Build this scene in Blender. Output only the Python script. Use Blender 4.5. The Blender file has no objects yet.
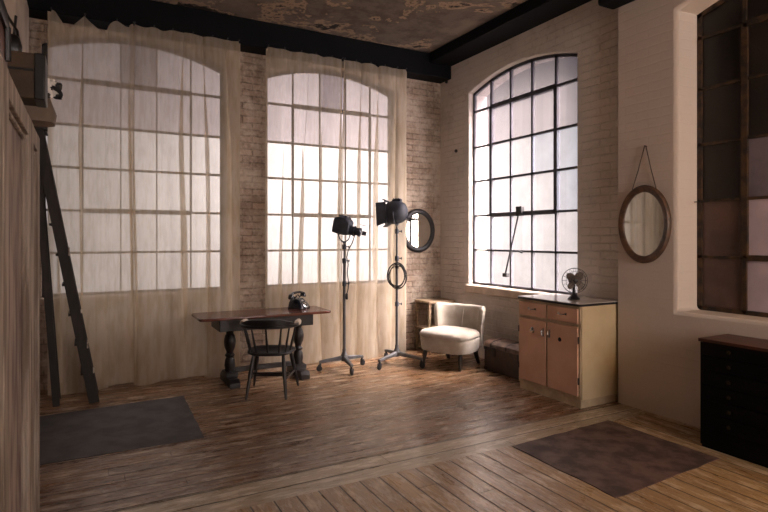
import bpy, bmesh, math, random
from mathutils import Vector, Matrix, noise as mnoise
random.seed(7)
PI = math.pi
SC = bpy.context.scene
COL = SC.collection

# ------------------------------------------------------------------ helpers
def s2l(c):
    out = []
    for v in c[:3]:
        v /= 255.0
        out.append(v/12.92 if v <= .04045 else ((v+.055)/1.055)**2.4)
    return (*out, 1.0)

def new_mat(name):
    m = bpy.data.materials.new(name); m.use_nodes = True
    nt = m.node_tree; nt.nodes.clear()
    out = nt.nodes.new('ShaderNodeOutputMaterial')
    return m, nt, out

class N:
    """small node-tree writer"""
    def __init__(s, nt): s.nt = nt
    def n(s, t, **kw):
        nd = s.nt.nodes.new(t)
        for k, v in kw.items(): setattr(nd, k, v)
        return nd
    def link(s, a, b): s.nt.links.new(a, b)
    def put(s, sock, v):
        if hasattr(v, 'is_output') or isinstance(v, bpy.types.NodeSocket): s.link(v, sock)
        else: sock.default_value = v
    def math(s, op, a, b=0.0, clamp=False):
        nd = s.n('ShaderNodeMath', operation=op, use_clamp=clamp)
        s.put(nd.inputs[0], a); s.put(nd.inputs[1], b); return nd.outputs[0]
    def mix(s, f, a, b, mode='MIX'):
        nd = s.n('ShaderNodeMix', data_type='RGBA', blend_type=mode)
        s.put(nd.inputs[0], f); s.put(nd.inputs[6], a); s.put(nd.inputs[7], b); return nd.outputs[2]
    def mixf(s, f, a, b):
        nd = s.n('ShaderNodeMix', data_type='FLOAT')
        s.put(nd.inputs[0], f); s.put(nd.inputs[2], a); s.put(nd.inputs[3], b); return nd.outputs[0]
    def step(s, v, lo, hi, a=0.0, b=1.0):
        nd = s.n('ShaderNodeMapRange', interpolation_type='SMOOTHSTEP')
        s.put(nd.inputs[0], v); nd.inputs[1].default_value = lo; nd.inputs[2].default_value = hi
        nd.inputs[3].default_value = a; nd.inputs[4].default_value = b; return nd.outputs[0]
    def obco(s): return s.n('ShaderNodeTexCoord').outputs['Object']
    def scale(s, v, sc):
        nd = s.n('ShaderNodeMapping'); s.link(v, nd.inputs[0]); nd.inputs['Scale'].default_value = sc; return nd.outputs[0]
    def noise(s, v, scale, detail=5, rough=.55, dist=0):
        nd = s.n('ShaderNodeTexNoise'); s.link(v, nd.inputs['Vector'])
        nd.inputs['Scale'].default_value = scale; nd.inputs['Detail'].default_value = detail
        nd.inputs['Roughness'].default_value = rough; nd.inputs['Distortion'].default_value = dist
        return nd.outputs['Fac']
    def bump(s, h, strength, dist=.01, normal=None):
        nd = s.n('ShaderNodeBump'); s.link(h, nd.inputs['Height'])
        nd.inputs['Strength'].default_value = strength; nd.inputs['Distance'].default_value = dist
        if normal: s.link(normal, nd.inputs['Normal'])
        return nd.outputs[0]

def pmat(name, c1, c2=None, scale=6, stretch=(1,1,1), rough=.6, rough2=None, metal=0, bump=0, bscale=60, lo=.35, hi=.65, spec=.5, sheen=0, coat=0, bdist=.004):
    m, nt, out = new_mat(name); g = N(nt)
    b = g.n('ShaderNodeBsdfPrincipled'); g.link(b.outputs[0], out.inputs[0])
    b.inputs['Metallic'].default_value = metal
    b.inputs['Specular IOR Level'].default_value = spec
    if sheen: b.inputs['Sheen Weight'].default_value = sheen
    if coat: b.inputs['Coat Weight'].default_value = coat; b.inputs['Coat Roughness'].default_value = .15
    v = g.scale(g.obco(), stretch)
    if c2:
        f = g.step(g.noise(v, scale), lo, hi)
        g.link(g.mix(f, s2l(c1), s2l(c2)), b.inputs['Base Color'])
        if rough2 is not None: g.link(g.mixf(f, rough, rough2), b.inputs['Roughness'])
        else: b.inputs['Roughness'].default_value = rough
    else:
        b.inputs['Base Color'].default_value = s2l(c1); b.inputs['Roughness'].default_value = rough
    if bump: g.link(g.bump(g.noise(v, bscale, 4), bump, bdist), b.inputs['Normal'])
    return m

def brickmat(name, axis, brick1, brick2, mortar, paint, lo, hi, bumpk, rough=.85, mottle=None):
    m, nt, out = new_mat(name); g = N(nt)
    b = g.n('ShaderNodeBsdfPrincipled'); g.link(b.outputs[0], out.inputs[0])
    co = g.obco(); sp = g.n('ShaderNodeSeparateXYZ'); g.link(co, sp.inputs[0])
    cb = g.n('ShaderNodeCombineXYZ')
    g.link(sp.outputs[0 if axis == 'x' else 1], cb.inputs[0]); g.link(sp.outputs[2], cb.inputs[1])
    wob = g.n('ShaderNodeTexNoise'); g.link(co, wob.inputs['Vector']); wob.inputs['Scale'].default_value = 9
    wv = g.n('ShaderNodeVectorMath', operation='MULTIPLY_ADD')
    g.link(wob.outputs['Color'], wv.inputs[0]); wv.inputs[1].default_value = (.02, .02, 0); g.link(cb.outputs[0], wv.inputs[2])
    br = g.n('ShaderNodeTexBrick'); g.link(wv.outputs[0], br.inputs['Vector'])
    br.inputs['Scale'].default_value = 1; br.inputs['Brick Width'].default_value = .23; br.inputs['Row Height'].default_value = .077
    br.inputs['Mortar Size'].default_value = .007; br.inputs['Mortar Smooth'].default_value = .4; br.inputs['Bias'].default_value = 0
    br.inputs['Color1'].default_value = s2l(brick1); br.inputs['Color2'].default_value = s2l(brick2); br.inputs['Mortar'].default_value = s2l(mortar)
    n1 = g.noise(co, 2.2, 8, .65); n2 = g.noise(co, 26, 5, .6)
    f = g.step(g.math('ADD', g.math('MULTIPLY', n1, .7), g.math('MULTIPLY', n2, .3)), lo, hi)
    col = g.mix(f, br.outputs['Color'], s2l(paint))
    if mottle:
        col = g.mix(g.step(g.noise(co, 1.3, 6, .6), .5, .75, 0, .6), col, s2l(mottle))
    g.link(col, b.inputs['Base Color']); b.inputs['Roughness'].default_value = rough
    h = g.math('ADD', g.math('MULTIPLY', br.outputs['Fac'], -1.0), g.math('MULTIPLY', n2, .7))
    g.link(g.bump(h, bumpk, .012), b.inputs['Normal'])
    return m

def plankmat(name, along, width, cols, worn, worn_lo, worn_hi, seed=0, rough=(.28, .6)):
    m, nt, out = new_mat(name); g = N(nt)
    b = g.n('ShaderNodeBsdfPrincipled'); g.link(b.outputs[0], out.inputs[0])
    co = g.obco(); sp = g.n('ShaderNodeSeparateXYZ'); g.link(co, sp.inputs[0])
    al, ac = (sp.outputs[0], sp.outputs[1]) if along == 'x' else (sp.outputs[1], sp.outputs[0])
    q = g.math('DIVIDE', ac, width); idx = g.math('FLOOR', q); fr = g.math('FRACT', q)
    wn = g.n('ShaderNodeTexWhiteNoise', noise_dimensions='1D'); g.link(g.math('ADD', idx, seed), wn.inputs['W'])
    a2 = g.math('ADD', g.math('DIVIDE', al, 2.6), g.math('MULTIPLY', wn.outputs['Value'], 7))
    i2 = g.math('FLOOR', a2); fr2 = g.math('FRACT', a2)
    c2 = g.n('ShaderNodeCombineXYZ'); g.link(idx, c2.inputs[0]); g.link(i2, c2.inputs[1]); c2.inputs[2].default_value = seed
    w2 = g.n('ShaderNodeTexWhiteNoise', noise_dimensions='3D'); g.link(c2.outputs[0], w2.inputs['Vector'])
    st = (1.6, 26, 1) if along == 'x' else (26, 1.6, 1)
    off = g.n('ShaderNodeVectorMath', operation='MULTIPLY_ADD'); g.link(w2.outputs['Color'], off.inputs[0]); off.inputs[1].default_value = (5, 5, 5); g.link(co, off.inputs[2])
    gr = g.noise(g.scale(off.outputs[0], st), 1.6, 7, .65, .6)
    col = g.mix(w2.outputs['Value'], s2l(cols[0]), s2l(cols[1]))
    col = g.mix(g.step(gr, .35, .72, 0, .75), col, s2l(cols[2]))
    big = g.noise(co, 1.1, 6, .6)
    col = g.mix(g.step(big, .45, .7, 0, .6), col, s2l(cols[3]))
    st2 = (2.2, 9, 1) if along == 'x' else (9, 2.2, 1)
    wr = g.noise(g.scale(co, st2), 1.5, 9, .72)
    wf = g.step(wr, worn_lo, worn_hi, 0, .75)
    col = g.mix(wf, col, s2l(worn))
    gap = g.math('MULTIPLY', g.step(fr, 0, .07), g.step(fr, 1, .95))
    gap = g.math('MULTIPLY', gap, g.step(fr2, 0, .002))
    col = g.mix(gap, s2l((22, 15, 10)), col)
    g.link(col, b.inputs['Base Color'])
    rr = g.math('ADD', g.math('MULTIPLY', g.step(wr, .35, .65), rough[1]-rough[0]), rough[0])
    g.link(rr, b.inputs['Roughness'])
    g.link(g.math('MULTIPLY', gap, g.step(wr, .38, .62, .12, .75)), b.inputs['Coat Weight']); g.link(g.math('ADD', g.math('MULTIPLY', rr, .45), .08), b.inputs['Coat Roughness']); b.inputs['Coat IOR'].default_value = 1.6
    cup = g.math('MULTIPLY', g.math('MULTIPLY', fr, g.math('SUBTRACT', 1, fr)), 1.2)
    h = g.math('ADD', g.math('ADD', g.math('MULTIPLY', gap, 1.0), cup), g.math('MULTIPLY', gr, .3))
    g.link(g.bump(h, .45, .008), b.inputs['Normal'])
    return m

# ------------------------------------------------------------------ bmesh building blocks
def M4(loc=(0,0,0), rot=(0,0,0)):
    from mathutils import Euler
    return Matrix.Translation(loc) @ Euler(rot).to_matrix().to_4x4()

def box(bm, c, s, mat=None):
    vs = []
    for dx in (-.5, .5):
        for dy in (-.5, .5):
            for dz in (-.5, .5):
                p = Vector((c[0]+dx*s[0], c[1]+dy*s[1], c[2]+dz*s[2]))
                vs.append(bm.verts.new(mat @ p if mat else p))
    for f in ((0,1,3,2),(4,6,7,5),(0,4,5,1),(2,3,7,6),(0,2,6,4),(1,5,7,3)):
        bm.faces.new([vs[i] for i in f])

def loft(bm, loops, cap=True, closed=True, ring=False):
    """loops: lists of points of equal length; consecutive loops are bridged"""
    L = [[bm.verts.new(p) for p in lp] for lp in loops]
    n = len(L[0]); rng = range(n if closed else n-1)
    pairs = [(L[i], L[i+1]) for i in range(len(L)-1)]
    if ring: pairs.append((L[-1], L[0]))
    for a, b in pairs:
        for i in rng:
            j = (i+1) % n
            bm.faces.new((a[i], a[j], b[j], b[i]))
    if cap and closed and not ring:
        bm.faces.new(L[0][::-1]); bm.faces.new(L[-1])
    return L

def frame_of(t):
    t = t.normalized()
    u = Vector((0,0,1)) if abs(t.z) < .9 else Vector((1,0,0))
    a = t.cross(u).normalized(); return a, t.cross(a).normalized()

def tube(bm, pts, r, seg=10, closed=False, flat=None):
    pts = [Vector(p) for p in pts]; n = len(pts)
    rr = r if isinstance(r, (list, tuple)) else [r]*n
    loops = []; a = None
    for i, p in enumerate(pts):
        if closed: t = pts[(i+1) % n]-pts[i-1]
        else: t = pts[min(i+1, n-1)]-pts[max(i-1, 0)]
        t.normalize()
        if a is None: a, b = frame_of(t)
        else:
            a = (a - t*a.dot(t)); a = a.normalized() if a.length > 1e-6 else frame_of(t)[0]
            b = t.cross(a).normalized()
        k = flat or 1
        loops.append([p + a*math.cos(2*PI*q/seg)*rr[i] + b*math.sin(2*PI*q/seg)*rr[i]*k for q in range(seg)])
    loft(bm, loops, ring=closed)

def rod(bm, p0, p1, r0, r1=None, seg=12):
    tube(bm, [p0, p1], [r0, r0 if r1 is None else r1], seg)

def lathe(bm, prof, mat=None, seg=24):
    loops = []
    for r, z in prof:
        r = max(r, .0004)
        lp = [Vector((r*math.cos(2*PI*q/seg), r*math.sin(2*PI*q/seg), z)) for q in range(seg)]
        loops.append([mat @ p for p in lp] if mat else lp)
    loft(bm, loops)

def turned(bm, p0, p1, prof, seg=14):
    """lathe along the segment p0-p1; prof = (fraction, radius)"""
    p0, p1 = Vector(p0), Vector(p1)
    tube(bm, [p0.lerp(p1, f) for f, r in prof], [r for f, r in prof], seg)

def rrect(w, d, r, n=5, cx=0, cy=0):
    pts = []
    for sx, sy, a0 in ((1,1,0), (-1,1,PI/2), (-1,-1,PI), (1,-1,1.5*PI)):
        for k in range(n+1):
            a = a0 + PI/2*k/n
            pts.append((cx+sx*(w/2-r)+r*math.cos(a), cy+sy*(d/2-r)+r*math.sin(a)))
    return pts

def slab(bm, pts2, z0, z1, mat=None, edge=0.0):
    cx = sum(p[0] for p in pts2)/len(pts2); cy = sum(p[1] for p in pts2)/len(pts2)
    def lp(z, k):
        o = []
        for x, y in pts2:
            v = Vector((x-cx, y-cy, 0)); L = v.length
            if L: v *= max(0, (L-k)/L)
            p = Vector((cx+v.x, cy+v.y, z)); o.append(mat @ p if mat else p)
        return o
    if edge: loft(bm, [lp(z0, edge), lp(z0+edge, 0), lp(z1-edge, 0), lp(z1, edge)])
    else: loft(bm, [lp(z0, 0), lp(z1, 0)])

def torus_ellipse(bm, a, b, prof, mat, n=48):
    """prof: closed list of (radial offset, depth) swept round an ellipse of half axes a (x), b (z)"""
    loops = []
    for i in range(n):
        t = 2*PI*i/n
        c = Vector((a*math.cos(t), 0, b*math.sin(t)))
        nn = Vector((math.cos(t)/a, 0, math.sin(t)/b)).normalized()
        loops.append([mat @ (c + nn*o + Vector((0, -d, 0))) for o, d in prof])
    loft(bm, loops, ring=True)

def obj(name, bm, m, parent=None, loc=None, smooth=40, bevel=0, segs=2):
    bmesh.ops.recalc_face_normals(bm, faces=bm.faces[:])
    me = bpy.data.meshes.new(name); bm.to_mesh(me); bm.free()
    for x in (m if isinstance(m, (list, tuple)) else [m]): me.materials.append(x)
    if smooth:
        me.polygons.foreach_set('use_smooth', [True]*len(me.polygons))
        me.set_sharp_from_angle(angle=math.radians(smooth))
    o = bpy.data.objects.new(name, me); COL.objects.link(o)
    if parent: o.parent = parent
    if loc: o.location = loc
    if bevel:
        md = o.modifiers.new('Bevel', 'BEVEL'); md.width = bevel; md.segments = segs
        md.limit_method = 'ANGLE'; md.angle_limit = math.radians(35); md.harden_normals = False
    return o

def B(): return bmesh.new()
def thing(name, label, cat, loc=(0,0,0), rotz=0, group=None):
    o = bpy.data.objects.new(name, None); COL.objects.link(o)
    o.location = loc; o.rotation_euler = (0, 0, rotz); o.empty_display_size = .1
    o['label'] = label; o['category'] = cat
    if group: o['group'] = group
    return o
def tag(o, label, cat, group=None):
    o['label'] = label; o['category'] = cat
    if group: o['group'] = group
    return o
def struct(o): o['kind'] = 'structure'; return o
def quick(name, fn, m, parent=None, **kw):
    bm = B(); fn(bm); return obj(name, bm, m, parent, **kw)

# ------------------------------------------------------------------ materials
MB = {}
MB['brick_back'] = brickmat('old_brick', 'x', (150,128,112), (122,104,92), (104,88,76), (182,168,154), .38, .62, 1.0, mottle=(132,114,98))
MB['brick_right'] = brickmat('white_painted_brick', 'y', (196,186,178), (184,173,164), (178,167,157), (210,202,194), .3, .52, .8, mottle=(178,166,156))
MB['brick_near'] = brickmat('cream_painted_brick', 'y', (200,188,178), (194,182,172), (190,178,167), (206,194,184), .15, .45, .22, mottle=(186,172,160))
MB['plaster'] = pmat('old_plaster', (196,184,172), (170,156,144), scale=2, rough=.85, bump=.2)
MB['beam'] = pmat('black_painted_beam', (5,8,12), (8,10,14), scale=4, rough=.7, bump=.15, bscale=20, spec=.15)
MB['bar'] = pmat('window_steel', (70,70,82), (56,54,62), scale=12, rough=.55, bump=.2)
MB['rusty_bar'] = pmat('rusty_window_steel', (72,50,28), (30,24,20), scale=14, rough=.6, bump=.4)
MB['sill'] = pmat('sill_brick', (196,178,162), (176,158,142), scale=7, rough=.85, bump=.5, bscale=30)

def ceilmat():
    m, nt, out = new_mat('peeling_ceiling'); g = N(nt)
    b = g.n('ShaderNodeBsdfPrincipled'); g.link(b.outputs[0], out.inputs[0]); co = g.obco()
    n1 = g.noise(co, .9, 7, .6); n2 = g.noise(co, 5, 8, .65); n3 = g.noise(co, 1.05, 9, .66, .4)
    col = g.mix(g.step(n2, .4, .62), s2l((104,93,84)), s2l((80,71,63)))
    col = g.mix(g.step(n1, .5, .62, 0, .8), col, s2l((122,110,98)))
    v = g.math('ADD', g.math('MULTIPLY', n3, .75), g.math('MULTIPLY', n2, .25))
    col = g.mix(g.step(v, .565, .6), col, s2l((26,22,20)))
    ed = g.math('MULTIPLY', g.step(v, .535, .55), g.step(v, .585, .565))
    col = g.mix(g.math('MULTIPLY', ed, .6), col, s2l((176,150,124)))
    g.link(col, b.inputs['Base Color']); b.inputs['Roughness'].default_value = .9
    g.link(g.bump(g.math('SUBTRACT', n2, g.step(v, .565, .59)), .6, .02), b.inputs['Normal'])
    return m
MB['ceiling'] = ceilmat()
MB['floor_back'] = plankmat('back_floorboards', 'x', .125, ((116,82,53), (146,106,70), (62,40,26), (100,72,48)), (190,168,142), .48, .66, 3, (.2, .5))
MB['floor_front'] = plankmat('front_floorboards', 'y', .135, ((156,124,86), (180,148,106), (96,70,46), (138,110,80)), (208,190,164), .5, .68, 11, (.24, .55))
MB['floor_strip'] = plankmat('threshold_boards', 'x', .16, ((164,146,120), (180,162,136), (126,108,84), (156,140,118)), (200,186,164), .46, .64, 23, (.25, .5))

def panemat(name, tint, grime, seed=0):
    m, nt, out = new_mat(name); g = N(nt)
    co = g.obco(); sp = g.n('ShaderNodeSeparateXYZ'); g.link(co, sp.inputs[0])
    cc = g.n('ShaderNodeCombineXYZ')
    g.link(g.math('FLOOR', g.math('DIVIDE', g.math('ADD', sp.outputs[0], sp.outputs[1]), .332)), cc.inputs[0])
    g.link(g.math('FLOOR', g.math('DIVIDE', g.math('SUBTRACT', sp.outputs[2], .03), .443)), cc.inputs[1]); cc.inputs[2].default_value = seed
    wn = g.n('ShaderNodeTexWhiteNoise', noise_dimensions='3D'); g.link(cc.outputs[0], wn.inputs[0])
    nz = g.noise(co, 4, 5, .6)
    f = g.math('MULTIPLY', g.step(wn.outputs[0], 0, 1, .86, 1.0), g.step(nz, .3, .7, .88, 1.0))
    t = g.n('ShaderNodeBsdfTransparent'); g.link(g.mix(f, (0,0,0,1), s2l(tint)), t.inputs[0])
    d = g.n('ShaderNodeBsdfDiffuse'); d.inputs[0].default_value = s2l((150,142,140))
    tr = g.n('ShaderNodeBsdfTranslucent'); tr.inputs[0].default_value = s2l((200,190,186))
    a = g.n('ShaderNodeMixShader'); a.inputs[0].default_value = .6; g.link(d.outputs[0], a.inputs[1]); g.link(tr.outputs[0], a.inputs[2])
    mx = g.n('ShaderNodeMixShader'); mx.inputs[0].default_value = grime; g.link(t.outputs[0], mx.inputs[1]); g.link(a.outputs[0], mx.inputs[2])
    gl = g.n('ShaderNodeBsdfGlossy'); gl.inputs['Roughness'].default_value = .25
    m2 = g.n('ShaderNodeMixShader'); m2.inputs[0].default_value = .03; g.link(mx.outputs[0], m2.inputs[1]); g.link(gl.outputs[0], m2.inputs[2])
    g.link(m2.outputs[0], out.inputs[0]); return m
MB['pane'] = panemat('daylit_glass', (255,250,248), .06, 1)
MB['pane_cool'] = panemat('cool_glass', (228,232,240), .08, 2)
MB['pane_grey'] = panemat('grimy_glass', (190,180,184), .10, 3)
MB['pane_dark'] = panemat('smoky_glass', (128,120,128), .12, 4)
MB['pane_black'] = pmat('blacked_out_glass', (14,12,11), (24,20,18), scale=3, rough=.35, bump=.2, bscale=90)
MB['pane_brown'] = pmat('brown_frosted_glass', (96,74,66), (76,60,56), scale=4, rough=.4, bump=.4, bscale=120)
MB['pane_lav'] = pmat('lavender_frosted_glass', (196,182,194), (178,166,180), scale=4, rough=.4, bump=.4, bscale=120)
MB['pane_umber'] = pmat('umber_frosted_glass', (40,33,30), (30,26,24), scale=4, rough=.4, bump=.4, bscale=120)

MB['pane_dimlav'] = pmat('dim_frosted_glass', (120,112,122), (98,92,102), scale=4, rough=.4, bump=.4, bscale=120)

def curtmat():
    m, nt, out = new_mat('sheer_muslin'); g = N(nt); co = g.obco()
    t = g.n('ShaderNodeBsdfTransparent'); t.inputs[0].default_value = (1, .985, .96, 1)
    cn = g.mix(g.step(g.noise(g.scale(co, (6,1,1)), 3, 5), .4, .65), s2l((224,211,192)), s2l((206,191,166)))
    tr = g.n('ShaderNodeBsdfTranslucent'); g.link(cn, tr.inputs[0])
    d = g.n('ShaderNodeBsdfDiffuse'); g.link(cn, d.inputs[0])
    a = g.n('ShaderNodeMixShader'); a.inputs[0].default_value = .45; g.link(tr.outputs[0], a.inputs[1]); g.link(d.outputs[0], a.inputs[2])
    mx = g.n('ShaderNodeMixShader'); mx.inputs[0].default_value = .52; g.link(t.outputs[0], mx.inputs[1]); g.link(a.outputs[0], mx.inputs[2])
    g.link(mx.outputs[0], out.inputs[0]); return m
MB['curtain'] = curtmat()

MB['dark_wood'] = pmat('dark_oak', (26,19,18), (16,12,12), scale=5, stretch=(1,8,8), rough=.42, bump=.15)
MB['table_top'] = pmat('mahogany_top', (104,62,50), (74,44,36), scale=4, stretch=(1,9,4), rough=.2, bump=.1)
MB['chair_wood'] = pmat('black_stained_wood', (26,24,26), (18,17,19), scale=6, rough=.4, bump=.1)
MB['bare_wood'] = pmat('bare_worn_wood', (220,204,188), (196,178,160), scale=12, rough=.45)
MB['steel'] = pmat('grey_painted_steel', (92,91,92), (72,71,73), scale=10, rough=.5, metal=.2, bump=.1)
MB['lampblack'] = pmat('hazed_black_crackle_metal', (60,64,76), (48,51,60), scale=10, rough=.55, metal=.1, bump=.3, bscale=120)  # black metal, colour lifted to blue-grey to suggest haze from the windows
MB['rubber'] = pmat('black_rubber', (22,22,24), rough=.7)
MB['glass_lens'] = pmat('lens_glass', (120,124,130), rough=.05, spec=.8)
MB['bakelite'] = pmat('black_bakelite', (24,26,32), rough=.22, spec=.6)
MB['chrome'] = pmat('chrome', (190,190,192), rough=.2, metal=1)
MB['mirror'] = pmat('silvered_glass', (232,228,220), (222,216,208), scale=3, rough=.03, metal=1)
MB['iron'] = pmat('dark_iron', (44,42,46), (32,30,32), scale=9, rough=.5, metal=.3, bump=.3)
MB['carved'] = pmat('brown_carved_wood', (96,68,50), (62,44,33), scale=14, rough=.45, bump=.6, bscale=50)
MB['cord'] = pmat('hemp_cord', (70,54,42), rough=.9)
MB['linen'] = pmat('cream_linen', (166,156,144), (152,141,129), scale=8, rough=.95, bump=.35, bscale=160, sheen=.2)
MB['ebony'] = pmat('dark_turned_wood', (32,24,22), rough=.35)
MB['pink'] = pmat('peach_paint', (210,168,143), (196,153,128), scale=3, rough=.5, bump=.1, bscale=30)
MB['cream'] = pmat('yellow_cream_paint', (204,186,150), (192,172,136), scale=2.5, rough=.45, bump=.1, bscale=25)
MB['cream_base'] = pmat('grubby_cream_paint', (196,176,146), (168,148,120), scale=6, rough=.5)
MB['enamel'] = pmat('white_enamel', (222,212,204), (204,192,184), scale=3, rough=.14)
MB['blackrim'] = pmat('black_enamel_edge', (24,26,34), rough=.3)
MB['hole'] = pmat('dark_hole', (10,9,9), rough=.9)
MB['leather'] = pmat('brown_trunk_leather', (62,42,34), (44,30,26), scale=9, rough=.5, bump=.4)
MB['lid'] = pmat('worn_trunk_lid', (122,100,88), (84,66,58), scale=12, rough=.42, bump=.5)
MB['chest'] = pmat('blackened_chest', (7,6,6), (5,4,4), scale=5, stretch=(6,1,6), rough=.5, bump=.1, spec=.15)
MB['chest_top'] = pmat('red_brown_top', (88,46,28), (62,32,20), scale=5, stretch=(6,1,6), rough=.4)
MB['brass'] = pmat('dull_brass', (52,42,26), rough=.5, metal=.6)
MB['mat_grey'] = pmat('grey_rubber_matting', (70,66,66), (56,53,54), scale=5, rough=.6, rough2=.72, bump=.35, bscale=45)
MB['mat_brown'] = pmat('worn_brown_matting', (98,74,66), (58,44,42), scale=6, rough=.5, rough2=.7, bump=.35, bscale=30)
MB['oldwood'] = pmat('weathered_limed_wood', (148,137,127), (102,89,79), scale=3, stretch=(6,6,.7), rough=.75, bump=.5, bscale=24)
MB['oldpanel'] = pmat('weathered_panel', (88,72,68), (142,128,120), scale=4, stretch=(5,5,.9), rough=.8, bump=.5, bscale=20)
MB['ladder'] = pmat('dark_ladder_wood', (40,33,29), (26,22,20), scale=6, stretch=(4,4,1), rough=.7, bump=.4)
MB['paintdrip'] = pmat('white_paint_splash', (196,188,176), (120,108,96), scale=25, rough=.7)
MB['case'] = pmat('olive_brown_canvas', (66,48,28), (50,37,22), scale=8, rough=.7, bump=.3, bscale=150)
MB['blackleather'] = pmat('black_leather', (17,14,13), (12,10,9), scale=10, rough=.45, bump=.2)
MB['redleather'] = pmat('red_brown_leather', (84,48,36), (66,38,28), scale=6, rough=.5, bump=.2)
MB['tote'] = pmat('grey_felt', (116,102,90), (96,84,74), scale=9, rough=.95, bump=.4, bscale=140)
MB['ribbon'] = pmat('patterned_ribbon', (210,204,198), (24,22,24), scale=26, rough=.7, lo=.48, hi=.52)
MB['palewood'] = pmat('pale_weathered_wood', (156,132,106), (122,100,80), scale=5, stretch=(1,6,6), rough=.75, bump=.3)
MB['fanblade'] = pmat('bronze_fan_blade', (128,119,112), (104,96,90), scale=10, rough=.45, metal=.2)

# ------------------------------------------------------------------ setting
H = 1.5                                   # camera height
YA, XB, XC, YP = 6.38, 4.36, 4.27, 3.40   # back wall, right wall, near right wall, step between them
XL, YBK, ZC = -.85, -3.2, 3.95
SILL, SPR, RISE = .90, 3.37, .16
ZBARS = (1.347, 1.784, 2.227, 2.666, 3.13)

def wall(name, mp, u0, u1, z0, z1, ops, thick, m, bevel=.012, SPR=3.37, RISE=.16):
    bm = B()
    def quad(*p): bm.faces.new([bm.verts.new(mp(*q)) for q in p])
    us = [u0]
    for o in ops: us += [o[0], o[1]]
    us.append(u1)
    zl = [z0, SILL, SPR, z1] if ops else [z0, z1]
    for i in range(0, len(us), 2):
        for a, b in zip(zl, zl[1:]):
            quad((us[i],0,a), (us[i+1],0,a), (us[i+1],0,b), (us[i],0,b))
    for o in ops:
        a, b = o[0], o[1]; sp = o[2] if len(o) > 2 else 0
        quad((a,0,z0), (b,0,z0), (b,0,SILL), (a,0,SILL))
        n = 14; pts = []
        for k in range(n+1):
            t = k/n; pts.append((a+(b-a)*t, SPR+RISE*(1-(2*t-1)**2)))
        for (p, z), (q, y) in zip(pts, pts[1:]):
            quad((p,0,z), (q,0,y), (q,0,z1), (p,0,z1))
            quad((p,0,z), (q,0,y), (q,thick,y), (p,thick,z))
        quad((a,0,SILL), (b,0,SILL), (b-sp,thick,SILL), (a+sp,thick,SILL))
        for e, s in ((a, sp), (b, -sp)):
            quad((e,0,SILL), (e,0,SPR), (e+s,thick,SPR), (e+s,thick,SILL))
    bmesh.ops.remove_doubles(bm, verts=bm.verts[:], dist=.0005)
    return struct(obj(name, bm, m, bevel=bevel))

def window(name, mp, u0, u1, dep, cols, barm, pick, pm, casement=None, bw=.028, SPR=3.37, RISE=.16, vw=1.0, ZBARS=(1.347, 1.784, 2.227, 2.666, 3.13)):
    """steel multi-pane window: frame and glazing bars in one mesh, panes its child"""
    arch = lambda u: SPR+RISE*(1-(2*(u-u0)/(u1-u0)-1)**2)
    bm = B()
    def bar(a, b, w, th=.035):
        a, b = Vector(mp(a[0], dep, a[1])), Vector(mp(b[0], dep, b[1]))
        d = (b-a).normalized(); nrm = Vector(mp(0, 1, 0))-Vector(mp(0, 0, 0)); s = d.cross(nrm).normalized()
        e = d*.004
        loft(bm, [[p+s*i*w/2+nrm*j*th/2 for i, j in ((-1,-1),(1,-1),(1,1),(-1,1))] for p in (a-e, b+e)])
    us = [u0+(u1-u0)*k/cols for k in range(cols+1)]
    for k, u in enumerate(us):
        uu = min(max(u, u0+.012), u1-.012)
        bar((uu, SILL), (uu, arch(uu)), bw*1.5 if k in (0, cols) else bw*vw)
    bar((u0, SILL+.015), (u1, SILL+.015), bw*1.4)
    for z in ZBARS: bar((u0, z), (u1, z), bw*.85)
    n = 14
    for k in range(n):
        a, b = u0+(u1-u0)*k/n, u0+(u1-u0)*(k+1)/n
        bar((a, arch(a)-.012), (b, arch(b)-.012), bw*1.5)
    if casement:
        c0, c1, z0, z1 = casement
        for u in (us[c0], us[c1]): bar((u, z0), (u, z1), bw*1.7*vw, .05)
        for z in (z0, z1): bar((us[c0], z), (us[c1], z), bw*1.7, .05)
    o = struct(obj(name, bm, barm, smooth=30))
    bm = B(); zs = [SILL, *ZBARS, None]
    for r in range(6):
        for c in range(cols):
            a, b = us[c], us[c+1]
            if zs[r+1] is None:
                top = [(b+(a-b)*k/4, arch(b+(a-b)*k/4)) for k in range(5)]
            else: top = [(b, zs[r+1]), (a, zs[r+1])]
            f = bm.faces.new([bm.verts.new(mp(u, dep+.002, z)) for u, z in [(a, zs[r]), (b, zs[r])]+top])
            f.material_index = pick(r, c)
    obj('panes', bm, pm, o, smooth=0)
    return o

mpA = lambda u, d, z: (u, YA+d, z)
mpB = lambda u, d, z: (XB+d, u, z)
mpC = lambda u, d, z: (XC+d, u, z)
mpK = lambda u, d, z: (u, YBK-d, z)
W1, W2, WB, WC = (-.38, 1.41), (1.90, 3.68), (3.955, 5.74), (.93, 2.83)
WFILL = ((1.9, 3.68),)
wall('wall_back', mpA, XL-.1, XB+.1, 0, ZC+.02, [W1, W2], .3, MB['brick_back'], SPR=3.45, RISE=.18)
wall('wall_right', mpB, YP, YA, 0, ZC+.02, [WB], .3, MB['brick_right'])
wall('wall_right_near', mpC, YBK, YP, 0, ZC+.02, [(*WC, .02)], .4, MB['brick_near'], bevel=.03)
bm = B(); box(bm, ((XC+XB)/2+.05, YP-.002, ZC/2), (XB-XC+.1, .004, ZC)); struct(obj('trim_1', bm, MB['brick_right']))
wall('wall_left', lambda u, d, z: (XL-d, u, z), YBK, YA, 0, ZC+.02, [], .2, MB['plaster'])
wall('wall_front', mpK, XL-.1, XC+.1, 0, ZC+.02, list(WFILL), .3, MB['plaster'])

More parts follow.
